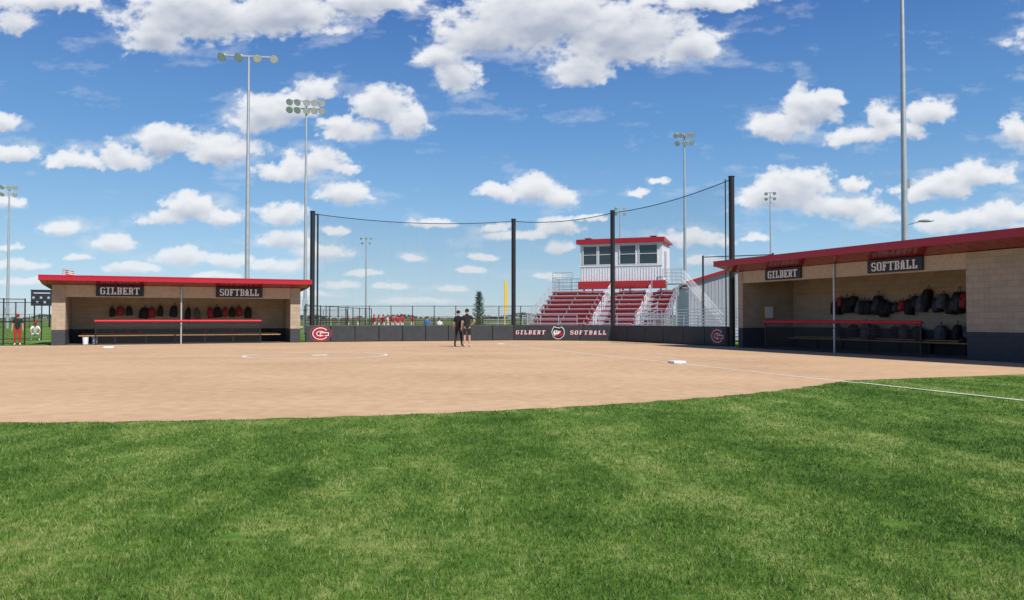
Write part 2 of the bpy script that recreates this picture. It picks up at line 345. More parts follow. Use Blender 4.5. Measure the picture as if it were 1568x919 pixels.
a0=math.radians(-40.6); a_end=math.atan2(34.2-C[1],-25.9-C[0])-2*math.pi
pts=[]
for i in range(401):
    t=a0+(a_end-a0)*i/400; rr=R+0.05*math.sin(i*0.9)+random.uniform(-0.04,0.04)
    pts.append((C[0]+rr*math.cos(t),C[1]+rr*math.sin(t)))
pts+=[(-27.5,39.4),(-23.4,40.1),(-12.0,45.15),(-11.9,46.4),(0.1,49.9),(6.2,48.5),(10.9,38.6),(10.9,37.2),(17.3,21.2)]
for i in range(60):
    t=i/59; pts.append((17.3+(7.75-17.3)*t,21.2+(17.7-21.2)*t+random.uniform(-0.03,0.03)))
mb=MB(); mb.add([(x,y,0.004) for x,y in reversed(pts)],[tuple(range(len(pts)))],DIRT); mb.obj('infield_dirt')
# chalk & bases
CHALK=mat('chalk',(0.8,0.77,0.72),0.9,var=0.1,scale=25)
mb=MB()
def strip(p,q,w,z=0.008):
    p=Vector(p);q=Vector(q);d=(q-p).normalized();nn=Vector((-d.y,d.x))*w/2
    mb.add([(p.x-nn.x,p.y-nn.y,z),(q.x-nn.x,q.y-nn.y,z),(q.x+nn.x,q.y+nn.y,z),(p.x+nn.x,p.y+nn.y,z)],[(0,1,2,3)],CHALK)
n3=Vector((0.953,0.304))
strip(home+d3*1.6,home+d3*26.7,0.085); strip(home+d1*1.6,home+d1*27,0.085)
strip(home+d3*26.7,home+d3*60,0.08,0.02)
for i in range(72):
    t0=2*math.pi*i/72;t1=2*math.pi*(i+1)/72; strip((C[0]+2.6*math.cos(t0),C[1]+2.6*math.sin(t0)),(C[0]+2.6*math.cos(t1),C[1]+2.6*math.sin(t1)),0.11)
k0=home+d3*13.2+n3*2.0; k1_=home+d3*18.6+n3*2.2
strip(k0,k1_,0.08,0.012); strip(k1_,k1_+n3*1.0,0.08,0.016); strip(k0,k0+n3*1.0,0.08,0.016)
j0=home+d1*13.5+Vector((-0.304,0.953))*2.2; j1=j0+d1*5; strip(j0,j1,0.08)
for sgn in (1,-1):
    ax=(d1+d3).normalized(); pe=Vector((-ax.y,ax.x)); c=home+pe*sgn*1.0; 
    f=[c+ax*1.2+pe*0.45,c+ax*1.2-pe*0.45,c-ax*0.9-pe*0.45,c-ax*0.9+pe*0.45]
    for i in range(4): strip(f[i],f[(i+1)%4],0.08,0.008+0.004*i)
mb.obj('chalk_line')
def base(p,ang):
    b_=MB(); s=0.21
    b_.box(-s,s,-s,s,0.006,0.085,WPAINT); o=b_.obj('base',M=frame(p[0],p[1],ang),bevel=0.025)
base((5.1,24.3),0.31); base(home+d1*19,0.31); base(home+d1*19+d3*19,0.31)
b_=MB(); b_.add([(-.22,.2,.012),(-.22,0,.012),(0,-.22,.012),(.22,0,.012),(.22,.2,.012),(-.22,.2,.03),(-.22,0,.03),(0,-.22,.03),(.22,0,.03),(.22,.2,.03)],[(0,4,3,2,1),(5,6,7,8,9),(0,1,6,5),(1,2,7,6),(2,3,8,7),(3,4,9,8),(4,0,5,9)],WPAINT); b_.obj('home_plate',M=frame(home.x,home.y,3.5))
b_=MB(); b_.box(-.3,.3,-.08,.08,.006,.022,WPAINT); b_.obj('pitching_rubber',M=frame(C[0]+.1,C[1],0.5),bevel=0.006)
# grass blades
def blades():
    Vs=[];Rn=[]
    for (y0,y1,dens,h0,h1,w_) in [(3.0,5.0,5600,0.014,0.038,0.0045),(5.0,7.5,3000,0.015,0.038,0.006),(7.5,11,1500,0.015,0.036,0.008),(11,18.5,600,0.014,0.032,0.012)]:
        xw=lambda y:0.72*y+1.6
        n_=int(dens*(y1-y0)*2*xw((y0+y1)/2))
        y=rng.uniform(y0,y1,n_); x=rng.uniform(-1,1,n_)*(0.72*y+1.6)
        inside=((x-C[0])**2+(y-C[1])**2<(R+0.0)**2)
        eline=17.7+(x-7.75)*(3.5/9.55); inside|=(x>7.2)&(y>eline)
        cl=(fbm(x*1.7,y*1.7,5,4)>-0.5)
        px_=x-home.x; py_=y-home.y; dist=np.abs(px_*d3.y-py_*d3.x); cl&=(dist>0.05)|(rng.random(n_)<0.25)
        k=~inside&cl; x=x[k];y=y[k];n_=len(x)
        h=rng.uniform(h0,h1,n_)*(1+0.45*fbm(x*3,y*3,8,3)); ww=w_*rng.uniform(0.7,1.3,n_); a=rng.uniform(0,np.pi,n_)
        la=rng.uniform(0,2*np.pi,n_); lm=h*rng.uniform(0.1,1.0,n_)
        dx=np.cos(a)*ww/2; dy=np.sin(a)*ww/2
        v=np.stack([np.stack([x-dx,y-dy,np.zeros(n_)],1),np.stack([x+dx,y+dy,np.zeros(n_)],1),np.stack([x+np.cos(la)*lm,y+np.sin(la)*lm,h],1)],1)
        Vs.append(v.reshape(-1,3)); Rn.append(np.repeat(rng.random(n_),3))
    V=np.concatenate(Vs); Rn=np.concatenate(Rn); Q=np.arange(len(V)).reshape(-1,3)
    o,me=npmesh('grass',V,Q,BLADE); at=me.attributes.new('rnd','FLOAT','POINT'); at.data.foreach_set('value',Rn.astype(np.float32))
blades()
# ------------------------------------------------------------ people
def person(name,x,y,ang,top,bottom,pose='stand',s=1.0,z=0,hat=None,legs_bare=False,detail=2,hair=HAIRM,shoe=SHOEW,longhair=False):
    J={'pel':(0,0,.97),'sp':(0,-.005,1.14),'ch':(0,.0,1.34),'nb':(0,.01,1.48),'nk':(0,.0,1.56),'hd':(0,-.015,1.66),'ht':(0,-.005,1.75)}
    for sg,t in ((-1,'R'),(1,'L')):
        J.update({'hip'+t:(.095*sg,0,.90),'kn'+t:(.11*sg,-.01,.50),'an'+t:(.12*sg,.03,.09),'to'+t:(.14*sg,-.15,.04),
          'sh'+t:(.175*sg,.01,1.42),'el'+t:(.245*sg,.03,1.13),'wr'+t:(.26*sg,-.05,.88),'pa'+t:(.262*sg,-.075,.80)})
    if pose=='stride':
        J.update({'knR':(-.11,-.10,.51),'anR':(-.13,-.12,.09),'toR':(-.15,-.30,.04),'knL':(.11,.03,.50),'anL':(.12,.16,.10),'toL':(.14,.0,.04)})
    if pose=='hip':
        J.update({'elR':(-.36,.09,1.20),'wrR':(-.20,-.0,1.03),'paR':(-.16,-.05,1.0)})
    if pose=='sit':
        dz=-.45
        for k in list(J):
            if k[:2] in('kn','an','to'): continue
            a_=J[k]; J[k]=(a_[0],a_[1],a_[2]+dz)
        for sg,t in ((-1,'R'),(1,'L')): J.update({'kn'+t:(.15*sg,-.42,.50),'an'+t:(.15*sg,-.40,.09),'to'+t:(.16*sg,-.57,.04),'wr'+t:(.16*sg,-.30,.60),'pa'+t:(.15*sg,-.37,.58),'el'+t:(.26*sg,-.05,.74)})
    if pose=='crouch':
        for k in list(J):
            if k[:2] in('kn','an','to'): continue
            a_=J[k]; J[k]=(a_[0],a_[1]-(a_[2]-.9)*.55+.15,a_[2]*.9-.42)
        for sg,t in ((-1,'R'),(1,'L')): J.update({'kn'+t:(.22*sg,-.22,.42),'an'+t:(.2*sg,.05,.09),'to'+t:(.24*sg,-.12,.04),'el'+t:(.26*sg,-.3,.62),'wr'+t:(.2*sg,-.45,.50),'pa'+t:(.2*sg,-.5,.46)})
    Rd={'pel':.135,'sp':.125,'ch':.15,'nb':.085,'nk':.058,'hd':.088,'ht':.062,'hip':.09,'kn':.062,'an':.045,'to':.047,'sh':.07,'el':.042,'wr':.028,'pa':.032}
    E=[('pel','sp','T'),('sp','ch','T'),('ch','nb','T'),('nb','nk','S'),('nk','hd','S'),('hd','ht','S')]
    for t in 'RL': E+=[('pel','hip'+t,'B'),('hip'+t,'kn'+t,'B'),('kn'+t,'an'+t,'K'),('an'+t,'to'+t,'F'),('ch','sh'+t,'T'),('sh'+t,'el'+t,'A'),('el'+t,'wr'+t,'S'),('wr'+t,'pa'+t,'S')]
    ks=list(J); me=bpy.data.meshes.new('tmp'); me.from_pydata([J[k] for k in ks],[(ks.index(a),ks.index(b)) for a,b,_ in E],[])
    o=bpy.data.objects.new('tmp',me); scene.collection.objects.link(o)
    sk=o.modifiers.new('s','SKIN'); sk.use_smooth_shade=True
    for i,k in enumerate(ks):
        r_=Rd.get(k) or Rd[k[:-1]]; sv=me.skin_vertices[0].data[i]; sv.radius=(r_,r_*(.78 if k in('pel','sp','ch') else 1)); sv.use_root=(k=='pel')
    if detail: su=o.modifiers.new('u','SUBSURF'); su.levels=detail; su.render_levels=detail
    bpy.context.view_layer.update(); dg=bpy.context.evaluated_depsgraph_get(); em_=bpy.data.meshes.new_from_object(o.evaluated_get(dg))
    bpy.data.objects.remove(o)
    rr_=lambda k:(Rd.get(k) or Rd[k[:-1]])
    segs=[(Vector(J[a]),Vector(J[b]),l,rr_(a),rr_(b)) for a,b,l in E]
    mb=MB(); vs=[v.co.copy() for v in em_.vertices]
    groups={}
    for p in em_.polygons:
        c=p.center; best=None
        for a,b_,l,ra,rb_ in segs:
            ab=b_-a; t=max(0,min(1,(c-a).dot(ab)/ab.length_squared)); dd=(c-(a+ab*t)).length-(ra+(rb_-ra)*t)
            if best is None or dd<best[0]: best=(dd,l,t)
        l,t=best[1],best[2]
        mt={'T':top,'B':bottom,'S':SKIN,'F':shoe}.get(l)
        if l=='A': mt=top if t<.62 else SKIN
        if l=='K': mt=(SKIN if t<.88 else shoe) if legs_bare else (bottom if t<.95 else shoe)
        if l=='B' and legs_bare and t>.86: mt=SKIN
        groups.setdefault(mt,[]).append(tuple(p.vertices))
    for mt,fs in groups.items():
        us=sorted({i for f in fs for i in f}); mp={a:i for i,a in enumerate(us)}
        mb.add([vs[i] for i in us],[tuple(mp[i] for i in f) for f in fs],mt,True)
    hd=Vector(J['hd'])
    for sg in (-1,1):
        mb.ell(hd+Vector((.033*sg,-.083,.012)),(.013,.008,.008),EYE,6,4); mb.ell(hd+Vector((.09*sg,.005,-.005)),(.012,.022,.032),SKIN,6,4)
    mb.cyl(hd+Vector((0,-.085,.015)),hd+Vector((0,-.112,-.022)),.007,SKIN,.015,6); mb.ell(hd+Vector((0,-.086,-.05)),(.025,.008,.007),LIP,6,4)
    mb.ell(hd+Vector((0,.022,.035)),(.098,.102,.098),hat or hair,12,8,zmin=-0.35)
    if hat: mb.ell(hd+Vector((0,-.11,.045)),(.07,.09,.012),hat,10,4)
    if longhair: mb.ell(hd+Vector((0,.095,-.06)),(.05,.04,.15),hair,8,6)
    for sg,t in ((-1,'R'),(1,'L')):
        pa=Vector(J['pa'+t]); dr=(pa-Vector(J['wr'+t])).normalized(); fw=Vector((0,-1,0)); fw=(fw-dr*fw.dot(dr)).normalized() if abs(dr.y)<.9 else Vector((0,0,1)); sd_=dr.cross(fw)*sg
        for i,L in enumerate((.065,.075,.07,.055)):
            a=pa+dr*.01+fw*(.024-.016*i); b1=a+dr*L*.6-sd_*.004; b2=b1+(dr-sd_*.5*1).normalized()*L*.45
            mb.cyl(a,b1,.0095,SKIN,.0085,6); mb.cyl(b1,b2,.0085,SKIN,.006,6)
        a=pa-dr*.02+fw*.02; b1=a+(fw+dr*.7).normalized()*.04; mb.cyl(a,b1,.011,SKIN,.009,6); mb.cyl(b1,b1+(dr+fw*.2).normalized()*.03,.009,SKIN,.007,6)
    return mb.obj(name,M=frame(x,y,ang,z)@Matrix.Scale(s,4))
person('coach',-2.62,38.3,math.radians(155),KSH,KSH,'stride',1.0,hat=KSH,shoe=BAGK)
person('coach',-2.18,38.0,math.radians(190),KSH,KSHORT,'hip',1.04,hat=KSH,legs_bare=True)
# ------------------------------------------------------------ dugouts
def bag(mb,x,y,z,m,s=1.0):
    M=Matrix.Translation((x,y,z))@Matrix.Rotation(random.uniform(-.15,.15),4,'Y')
    w_=.17*s*random.uniform(.7,1.15);h_=.27*s*random.uniform(.75,1.25)
    prof=[(-w_,-h_),(w_,-h_),(w_*1.08,-h_*.3),(w_*.95,h_*.5),(w_*.55,h_*.95),(-w_*.55,h_*.95),(-w_*.95,h_*.5),(-w_*1.08,-h_*.3)]
    n_=len(prof); vs=[M@Vector((a,-.13*s,b)) for a,b in [(p[0]*.85,p[1]*.88) for p in prof]]+[M@Vector((a,-.06*s,b)) for a,b in prof]+[M@Vector((a,.1*s,b)) for a,b in prof]
    fs=[tuple(range(n_))]+[(i+k*n_,i+n_+k*n_,(i+1)%n_+n_+k*n_,(i+1)%n_+k*n_) for k in (0,1) for i in range(n_)]+[tuple(range(3*n_-1,2*n_-1,-1))]
    mb.add(vs,fs,m,True)
    mb.box(-.1*s,.1*s,-.165*s,-.12*s,-.2*s,.0,m,M)
    for sg in(-1,1): mb.cyl(M@Vector((.06*sg,.0,h_*.9)),M@Vector((.01*sg,.02,h_*1.45)),.012,m,n=5)
def helmet(M,x,y,z,m=None):
    mb=MB(); mb.ell((0,0,0),(.13,.15,.14),m or HELM,12,8,zmin=-.45); mb.ell((0,-.16,-.0),(.09,.07,.012),m or HELM,8,4)
    for sg in(-1,1): mb.ell((.12*sg,.01,-.08),(.02,.06,.07),m or HELM,8,5)
    mb.obj('batting_helmet',M=M@frame(x,y,random.uniform(-1,1),z))
def dugout(M,L,zo,zw,zf,xo0,xo1,D,wz,name,bags,right=False):
    e=empty(name,M); mb=MB()
    def wall(x0,x1,y0,y1):
        mb.box(x0,x1,y0,y1,wz,zw,CMU); mb.box(x0,x1,y0,y1,0,wz-.003,CMUD)
    wall(0,xo0,0,D-.2); wall(xo1,L,0,.3 if right else D-.2); 
    if right: wall(xo1,xo1+.2,.303,D-.2); wall(L-.2,L,.303,D-.2)
    wall(0,L,D-.197,D)
    mb.obj('walls',e)
    mb=MB(); mb.box(xo0+.003,xo1-.003,.03,.26,zo,zw,TAN); mb.obj('front_beam',e)
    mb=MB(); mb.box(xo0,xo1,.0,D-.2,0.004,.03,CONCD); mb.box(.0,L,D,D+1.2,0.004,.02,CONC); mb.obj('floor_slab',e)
    yf,yb=-1.0,D+.5; zfb=zf-.24
    mb=MB(); xa,xb=-.45,L+.45
    slope=lambda y:zfb+(zw+.02-zfb)*(y-yf)/(0-yf)*1.0 if y<0 else zw+.02-(y)*.045
    ys=[yf,0,yb]
    for i in range(2):
        ya,yb_=ys[i],ys[i+1]
        za,zb_=slope(ya),slope(yb_)
        vs=[(xa,ya,za),(xb,ya,za),(xb,yb_,zb_),(xa,yb_,zb_)]
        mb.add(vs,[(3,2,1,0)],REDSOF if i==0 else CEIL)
        tp=[(xa,ya,zf-.02 if ya==yf else zf-.06-(ya-yf)*.05),(xb,ya,zf-.02 if ya==yf else zf-.06-(ya-yf)*.05),(xb,yb_,zf-.06-(yb_-yf)*.05),(xa,yb_,zf-.06-(yb_-yf)*.05)]
        mb.add(tp,[(0,1,2,3)],RED)
        mb.add([vs[0],vs[3],tp[3],tp[0]],[(0,3,2,1)],RED); mb.add([vs[1],vs[2],tp[2],tp[1]],[(0,1,2,3)],RED)
    mb.box(xa-.03,xb+.03,yf-.04,yf-.003,zfb-.02,zf,RED); mb.box(xa-.03,xb+.03,yf-.055,yf-.043,zf-.05,zf+.012,RED)
    mb.box(xa,xb,yb,yb+.05,zw-.4,zf-.1-(yb-yf)*.05,RED)
    for k in range(int((xb-xa)/.6)):
        x=xa+.3+k*.6; mb.add([(x-.01,yf+.02,slope(yf+.02)-.012),(x+.01,yf+.02,slope(yf+.02)-.012),(x+.01,-.02,slope(-.02)-.012),(x-.01,-.02,slope(-.02)-.012)],[(3,2,1,0)],RED)
    mb.obj('roof',e)
    mb=MB()
    for k in range(int(L/1.2)): mb.box(.5+k*1.2,.58+k*1.2,.27,D-.21,zw-.33,zw-.15,RAFT)
    mb.obj('rafters',e)
    mb=MB(); xm=6.1
    mb.cyl((xm,-.02,0),(xm,-.02,zw+.0),.045,GALV,n=12)
    for x in (2.0,10.2): mb.cyl((x,-.05,0),(x,-.05,1.22),.035,BLACK)
    mb.cyl((2.0,-.05,1.0),(10.2,-.05,1.0),.02,BLACK)
    mb.quad((2.0,-.05,.03),(10.2,-.05,.03),(10.2,-.05,1.2),(2.0,-.05,1.2),DNET)
    mb.cyl((1.95,-.05,1.25),(10.25,-.05,1.25),.065,REDRAIL,n=12); mb.obj('guard_rail',e)
    mb=MB(); yq=1.1 if not right else D-1.0
    mb.box(xo0+.5,xo1-.4,yq,yq+.35,.44,.49,WOOD); mb.box(xo0+.5,xo1-.4,D-.62,D-.3,.52,.56,WOOD)
    k=xo0+.7
    while k<xo1-.5: mb.box(k,k+.06,yq+.05,yq+.3,.03,.437,BLACK); k+=1.5
    mb.box(xo0+.3,xo1-.3,D-.25,D-.203,zo-.55,zo-.45,WOOD)
    mb.obj('bench',M=M)
    for x0,x1,s in ((2.0,4.25,'GILBERT'),(7.85,10.3,'SOFTBALL')):
        mb=MB(); za,zb_=zo+.06,zw-.0
        mb.box(x0,x1,-.06,.02,za,zb_,NAVY); text(mb,s,x0+.2,x1-.2,(za+zb_)/2-.01,(zb_-za)*.66,-.06,WPAINT,.01); mb.obj('name_sign',M=M)
    for (x,mt,z_,s_) in bags:
        mb=MB(); bag(mb,x,D-.38-(.0 if z_>1.2 else .1),z_,mt,s_); mb.obj('equipment_bag',M=M)
    return e
MLd=frame(-23.5,40.0,math.atan2(5,11.35))
lb=[(x,mt,1.73+random.uniform(-.12,.1),random.uniform(.85,1.3)) for x,mt in ((2.6,BAGK),(3.0,BAGR),(3.45,BAGK),(4.2,BAGK),(4.6,BAGR),(5.05,BAGK),(5.75,BAGK),(6.5,BAGK),(7.0,BAGG),(7.7,BAGR),(8.1,BAGK),(8.5,BAGR),(8.9,BAGK),(9.3,BAGR),(9.8,BAGK))]
dugout(MLd,12.4,2.5,3.12,3.56,.62,11.85,3.2,.8,'dugout',lb)
MRd=frame(10.76,37.3,math.atan2(-.929,.371))
rb=[]
for i in range(27): rb.append((3.3+i*.32+random.uniform(-.08,.08),random.choice([BAGK,BAGK,BAGK,BAGG,BAGK,NAVY,BAGR] if i%3 else [BAGK]),2.0+random.uniform(-.2,.18),random.uniform(.85,1.4)))
for i in range(12): rb.append((3.5+i*.72+random.uniform(-.2,.2),random.choice([BAGK,BAGG]),.84,random.uniform(1.0,1.3)))
dugout(MRd,20,3.05,3.6,4.1,.35,11.95,3.2,.95,'dugout',rb,True)
mb=MB(); mb.box(.355,.375,1.1,1.9,1.35,2.0,WOOD); mb.box(.378,.384,1.25,1.75,1.42,1.95,WPAINT); mb.obj('notice_board',M=MRd)
def bucket(x,y,z=0.03,m=BUCK):
    mb=MB(); mb.cyl((0,0,0),(0,0,.36),.13,m,.15,14); mb.cyl((0,0,.36),(0,0,.38),.16,m,n=14)
    for i in range(10):
        a=math.pi*i/10;b2=math.pi*(i+1)/10; mb.cyl((.16*math.cos(a),.0,.34-.12*math.sin(a)),(.16*math.cos(b2),0,.34-.12*math.sin(b2)),.006,GALV,n=4)
    mb.obj('bucket',M=frame(x,y,0,z))
for t,yy in ((1.5,.5),(1.9,.9)):
    p=MLd@Vector((t,yy,0)); bucket(p.x,p.y,m=WPAINT if t<1.7 else BUCK)
for t in (2.6,3.4,4.0,7.5,8.9,10.6,11.0): helmet(MLd,t,2.75,.64,HELM if t<9 else BAGK)
for t in (4.1,5.6,8.0,9.9): helmet(MRd,t,2.4,.58,BAGK)
# ------------------------------------------------------------ backstop
P=[(-11.73,46.0,7.65),(0.1,49.6,7.65),(6.2,48.2,8.0),(10.82,38.5,8.35)]
e=empty('backstop',Matrix.Identity(4))
mb=MB()
for x,y,h in P:
    mb.cyl((x,y,0),(x,y,h),.14,BLACK,n=14); mb.cyl((x,y,h),(x,y,h+.05),.16,BLACK,n=14)
x,y,h=P[0]; mb.cyl((x+.28,y+.1,0),(x+.28,y+.1,h-.1),.05,BLACK); mb.cyl((x,y,h-.15),(x+.28,y+.1,h-.15),.03,BLACK)
x,y,h=P[3]; mb.cyl((x-.3,y-.0,0),(x-.3,y,h-.1),.03,BLACK)
mb.obj('poles',e)
mb=MB(); rp=MB()
for i in range(3):
    a=Vector(P[i]);b_=Vector(P[i+1]); K=16; prev=None
    for k in range(K+1):
        t=k/K; x=a.x+(b_.x-a.x)*t; y=a.y+(b_.y-a.y)*t; z=a.z-.1+(b_.z-a.z)*t-(.75 if i<2 else .55)*4*t*(1-t)*(.35 if i==1 else .45)
        if prev: 
            mb.quad((prev[0],prev[1],.9),(x,y,.9),(x,y,z),prev,NET); rp.cyl(prev,(x,y,z),.022,BLACK,n=6)
        prev=(x,y,z)
mb.obj('netting',e); rp.obj('top_cable',e)
def padwall(name,A,B,h,n_,txt=None):
    A=Vector(A);B=Vector(B); d=B-A; L=d.length; M=frame(A.x,A.y,math.atan2(d.y,d.x)); mb=MB()
    for i in range(n_):
        mb.box(L*i/n_+.012,L*(i+1)/n_-.012,-.12,.06,.02,h,PAD)
    mb.box(0,L,.062,.12,0,h-.05,BLACK)
    o=mb.obj(name,M=M,bevel=.025); return M,L
def logoG(M,x,z,s):
    mb=MB(); K=40
    def ring(rx,rz,y,m):
        vs=[(x+rx*math.cos(2*math.pi*i/K),y,z+rz*math.sin(2*math.pi*i/K)) for i in range(K)]; mb.add(vs,[tuple(range(K))],m)
    def G(y,e,m):
        vs=[];K2=28
        for i in range(K2+1):
            t=math.radians(38-e*60+i*((288+e*60)/K2)); vs.append((x+(.40+e)*s*math.cos(t),y,z+(.30+e)*s*math.sin(t))); vs.append((x+(.23-e)*s*math.cos(t),y,z+(.15-e)*s*math.sin(t)))
        mb.add(vs,[(2*i,2*i+1,2*i+3,2*i+2) for i in range(K2)],m)
        mb.add([(x-e*s,y-.001,z+(.03+e)*s),(x+(.41+e)*s,y-.001,z+(.03+e)*s),(x+(.41+e)*s,y-.001,z-(.09+e)*s),(x-e*s,y-.001,z-(.09+e)*s)],[(0,1,2,3)],m)
    ring(.60*s,.44*s,-.126,RED); ring(.56*s,.40*s,-.130,PAD)
    G(-.138,.04,WPAINT); G(-.143,0,RED)
    mb.obj('team_logo',M=M)
M1,L1=padwall('padded_wall',(-12.05,45.75),P[1][:2],.98,9); logoG(M1,.85,.5,1.05)
M2,L2=padwall('padded_wall',P[1][:2],P[2][:2],.98,1)
mb=MB(); h_=.30
text(mb,'GILBERT',.15,2.05,.5,h_,-.122,RED,.004,2.6,.15,.35); text(mb,'GILBERT',.17,2.04,.515,h_*.8,-.127,WPAINT,.004,2.9,.15,-.1)
text(mb,'SOFTBALL',3.6,5.85,.5,h_,-.122,RED,.004,2.6,.15,.35); text(mb,'SOFTBALL',3.62,5.84,.515,h_*.8,-.127,WPAINT,.004,2.9,.15,-.1)
mb.obj('wall_lettering',M=M2)
def poly(mb,pts,y,m,ox,oz,s): mb.add([(ox+a*s,y,oz+b*s) for a,b in pts],[tuple(range(len(pts)))],m)
mb=MB(); ox,oz,s=2.85,.49,.42
poly(mb,[(-.95,.1),(-.7,-.6),(-.2,-.95),(.4,-.9),(.9,-.5),(1.05,0),(.95,.55),(.6,.95),(.35,.75),(-.2,.85),(-.6,.95),(-.8,.6)],-.124,WPAINT,ox,oz,s)
poly(mb,[(-.86,.1),(-.64,-.54),(-.17,-.86),(.37,-.82),(.82,-.45),(.95,0),(.85,.5),(.56,.82),(.3,.66),(-.2,.75),(-.55,.84),(-.72,.52)],-.128,BLACK,ox,oz,s)
poly(mb,[(-.7,.0),(-.5,-.45),(-.15,-.55),(.05,-.2),(.4,.05),(.5,.3),(.1,.3),(-.3,.45),(-.55,.35)],-.132,WPAINT,ox,oz,s)
poly(mb,[(-.5,-.3),(-.2,-.62),(.25,-.4),(-.05,-.2)],-.136,RED,ox,oz,s); poly(mb,[(.15,-.6),(.7,-.35),(.8,.15),(.4,-.1)],-.136,RED,ox,oz,s)
for a in (-.35,0,.35): poly(mb,[(a,.1),(a+.1,.55),(a+.02,.58),(a-.1,.12)],-.138,BLACK,ox,oz,s)
poly(mb,[(-.45,.06),(-.15,.16),(-.2,-.02)],-.140,RED,ox,oz,s)
mb.obj('tiger_logo',M=M2)
M3,L3=padwall('padded_wall',P[2][:2],(10.75,38.75),.98,6); logoG(M3,L3-.75,.5,1.0)
# ------------------------------------------------------------ fences
def fence(name,pts,h,sp,post,meshm,z0=0):
    mb=MB()
    for i in range(len(pts)-1):
        a=Vector((*pts[i],0));b_=Vector((*pts[i+1],0)); L=(b_-a).length; k=max(1,round(L/sp))
        for j in range(k+1):
            p=a.lerp(b_,j/k); mb.cyl((p.x,p.y,0),(p.x,p.y,h+.04),.035,post,n=8)
        for z in (h,h*.5,.08): mb.cyl((a.x,a.y,z),(b_.x,b_.y,z),.022,post,n=6)
        mb.quad((a.x,a.y,.05),(b_.x,b_.y,.05),(b_.x,b_.y,h),(a.x,a.y,h),meshm)
    return mb.obj(name)
fence('chain_link_fence',[(-25.6,41.2),(-27.2,40.2),(-40,33)],2.4,1.2,BLACK,CHAINK)
fence('chain_link_fence',[(-30,50),(-48,47)],2.4,1.5,BLACK,CHAINK)
fence('chain_link_fence',[(-18,68),(12,68)],2.45,1.9,BLACK,CHAINK)
fence('chain_link_fence',[(-95,118),(-40,122)],2.0,3,BLACK,CHAINK)
fence('chain_link_fence',[(-46,96),(-20,95)],2.4,3,BLACK,CHAINK)
fence('chain_link_fence',[(-60,165),(30,175)],1.8,4,BLACK,CHAINK)
fence('chain_link_fence',[(-12.1,46),(-12.6,49),(-12.2,68)],2.2,2.5,BLACK,CHAINK)
# ------------------------------------------------------------ light poles
def light(name,x,y,h,r,rows,face=0.0,extra=False):
    """tapered galvanised mast, cross arms, flood lamps aimed at the field"""
    e=MB(); e.cyl((0,0,0),(0,0,h*.33),r*1.15,GALV,r,14); e.cyl((0,0,h*.33),(0,0,h*.66),r,GALV,r*.75,14); e.cyl((0,0,h*.66),(0,0,h),r*.75,GALV,r*.5,14)
    e.box(-r*1.6,r*1.6,-r*1.7,-r*.9,h*.10,h*.10+.9,GALV)
    for (zo,wd,n_) in rows:
        e.box(-wd/2,wd/2,-.06,.06,h+zo-.06,h+zo+.06,GALV)
        for i in range(n_):
            u=-wd/2+wd*(i/(n_-1)); side=-1 if u<0 else 1
            a=Vector((u,-.12,h+zo-.08)); d=Vector((side*.25,-.85,-.62)).normalized()
            e.cyl(a-Vector((0,-.1,-.15)),a,.035,GALV,n=6)
            e.cyl(a-d*.28,a,.11,LBODY,.14,10); e.cyl(a,a+d*.34,.14,LBODY,.34,14); e.cyl(a+d*.342,a+d*.352,.31,LENS,n=14)
    if extra:
        e.cyl((0,0,6.75),(.9,0,6.95),.03,GALV); e.ell((1.1,0,6.95),(.42,.16,.09),GALV,10,6); e.box(.12,.3,-.1,.1,8.9,9.4,GALV)
    return e.obj(name,M=frame(x,y,face))
light('stadium_light_pole',-20.3,60,21.6,.17,[(0,3.7,4)],.15)
light('stadium_light_pole',-19.8,75,22.3,.16,[(0,2.9,5),(-.75,2.9,5)],.15)
light('stadium_light_pole',22.1,100,25,.2,[(0,2.0,4),(-1.0,1.6,3)],-.2)
light('stadium_light_pole',22.6,45,25,.17,[(0,3.7,4)],-.4,True)
light('stadium_light_pole',49.6,150,25.5,.2,[(0,1.4,2),(-1.0,1.4,2)],-.3)
light('stadium_light_pole',22.1,160,24,.2,[(0,1.6,2),(-1.1,1.6,2)])
light('stadium_light_pole',-41,220,24,.24,[(0,2.6,3),(-1.3,2.0,2)])
light('stadium_light_pole',-70.8,110,20,.18,[(0,1.5,3),(-1.0,1.4,2)],.3)
mb=MB(); mb.cyl((0,0,0),(0,0,8.0),.1,YEL,n=10); mb.box(.1,.5,-.02,.02,2.4,8.0,YEL); mb.obj('foul_pole',M=frame(-1.3,140,0))
# ------------------------------------------------------------ grandstand with press box
MG=frame(5.9,56.3,math.radians(-21)); g=empty('grandstand',MG)
mb=MB(); W0,W1=-5.0,5.0; rise=.36; run=.76; z0=.62
for i in range(8):
    y=i*run; z=z0+i*rise
    for (xa,xb) in ((W0,-.75),(.55,2.6),(3.5,W1)):
        mb.box(xa,xb,y+.26,y+.56,z+.38,z+.44,ALU); mb.box(xa,xb,y+.245,y+.257,z+.30,z+.375,REDSEAT)
        k=xa+.3
        while k<xb: mb.box(k,k+.05,y+.3,y+.5,z,z+.377,ALU); k+=1.8
    mb.box(W0,W1,y-.12,y+.60,z-.06,z,ALU)
    mb.box(W0,W1,y+.603,y+.62,z,z+rise-.063,REDSEAT)
    mb.box(W0,W1,y-.14,y-.123,z-.30,z-.063,REDSEAT)
    if i<7:
        for xa,xb in ((-.7,.5),(2.65,3.45)): mb.box(xa,xb,y+.35,y+.6,z+.003,z+rise*.5,ALU)
mb.obj('seating_rows',g)
mb=MB()
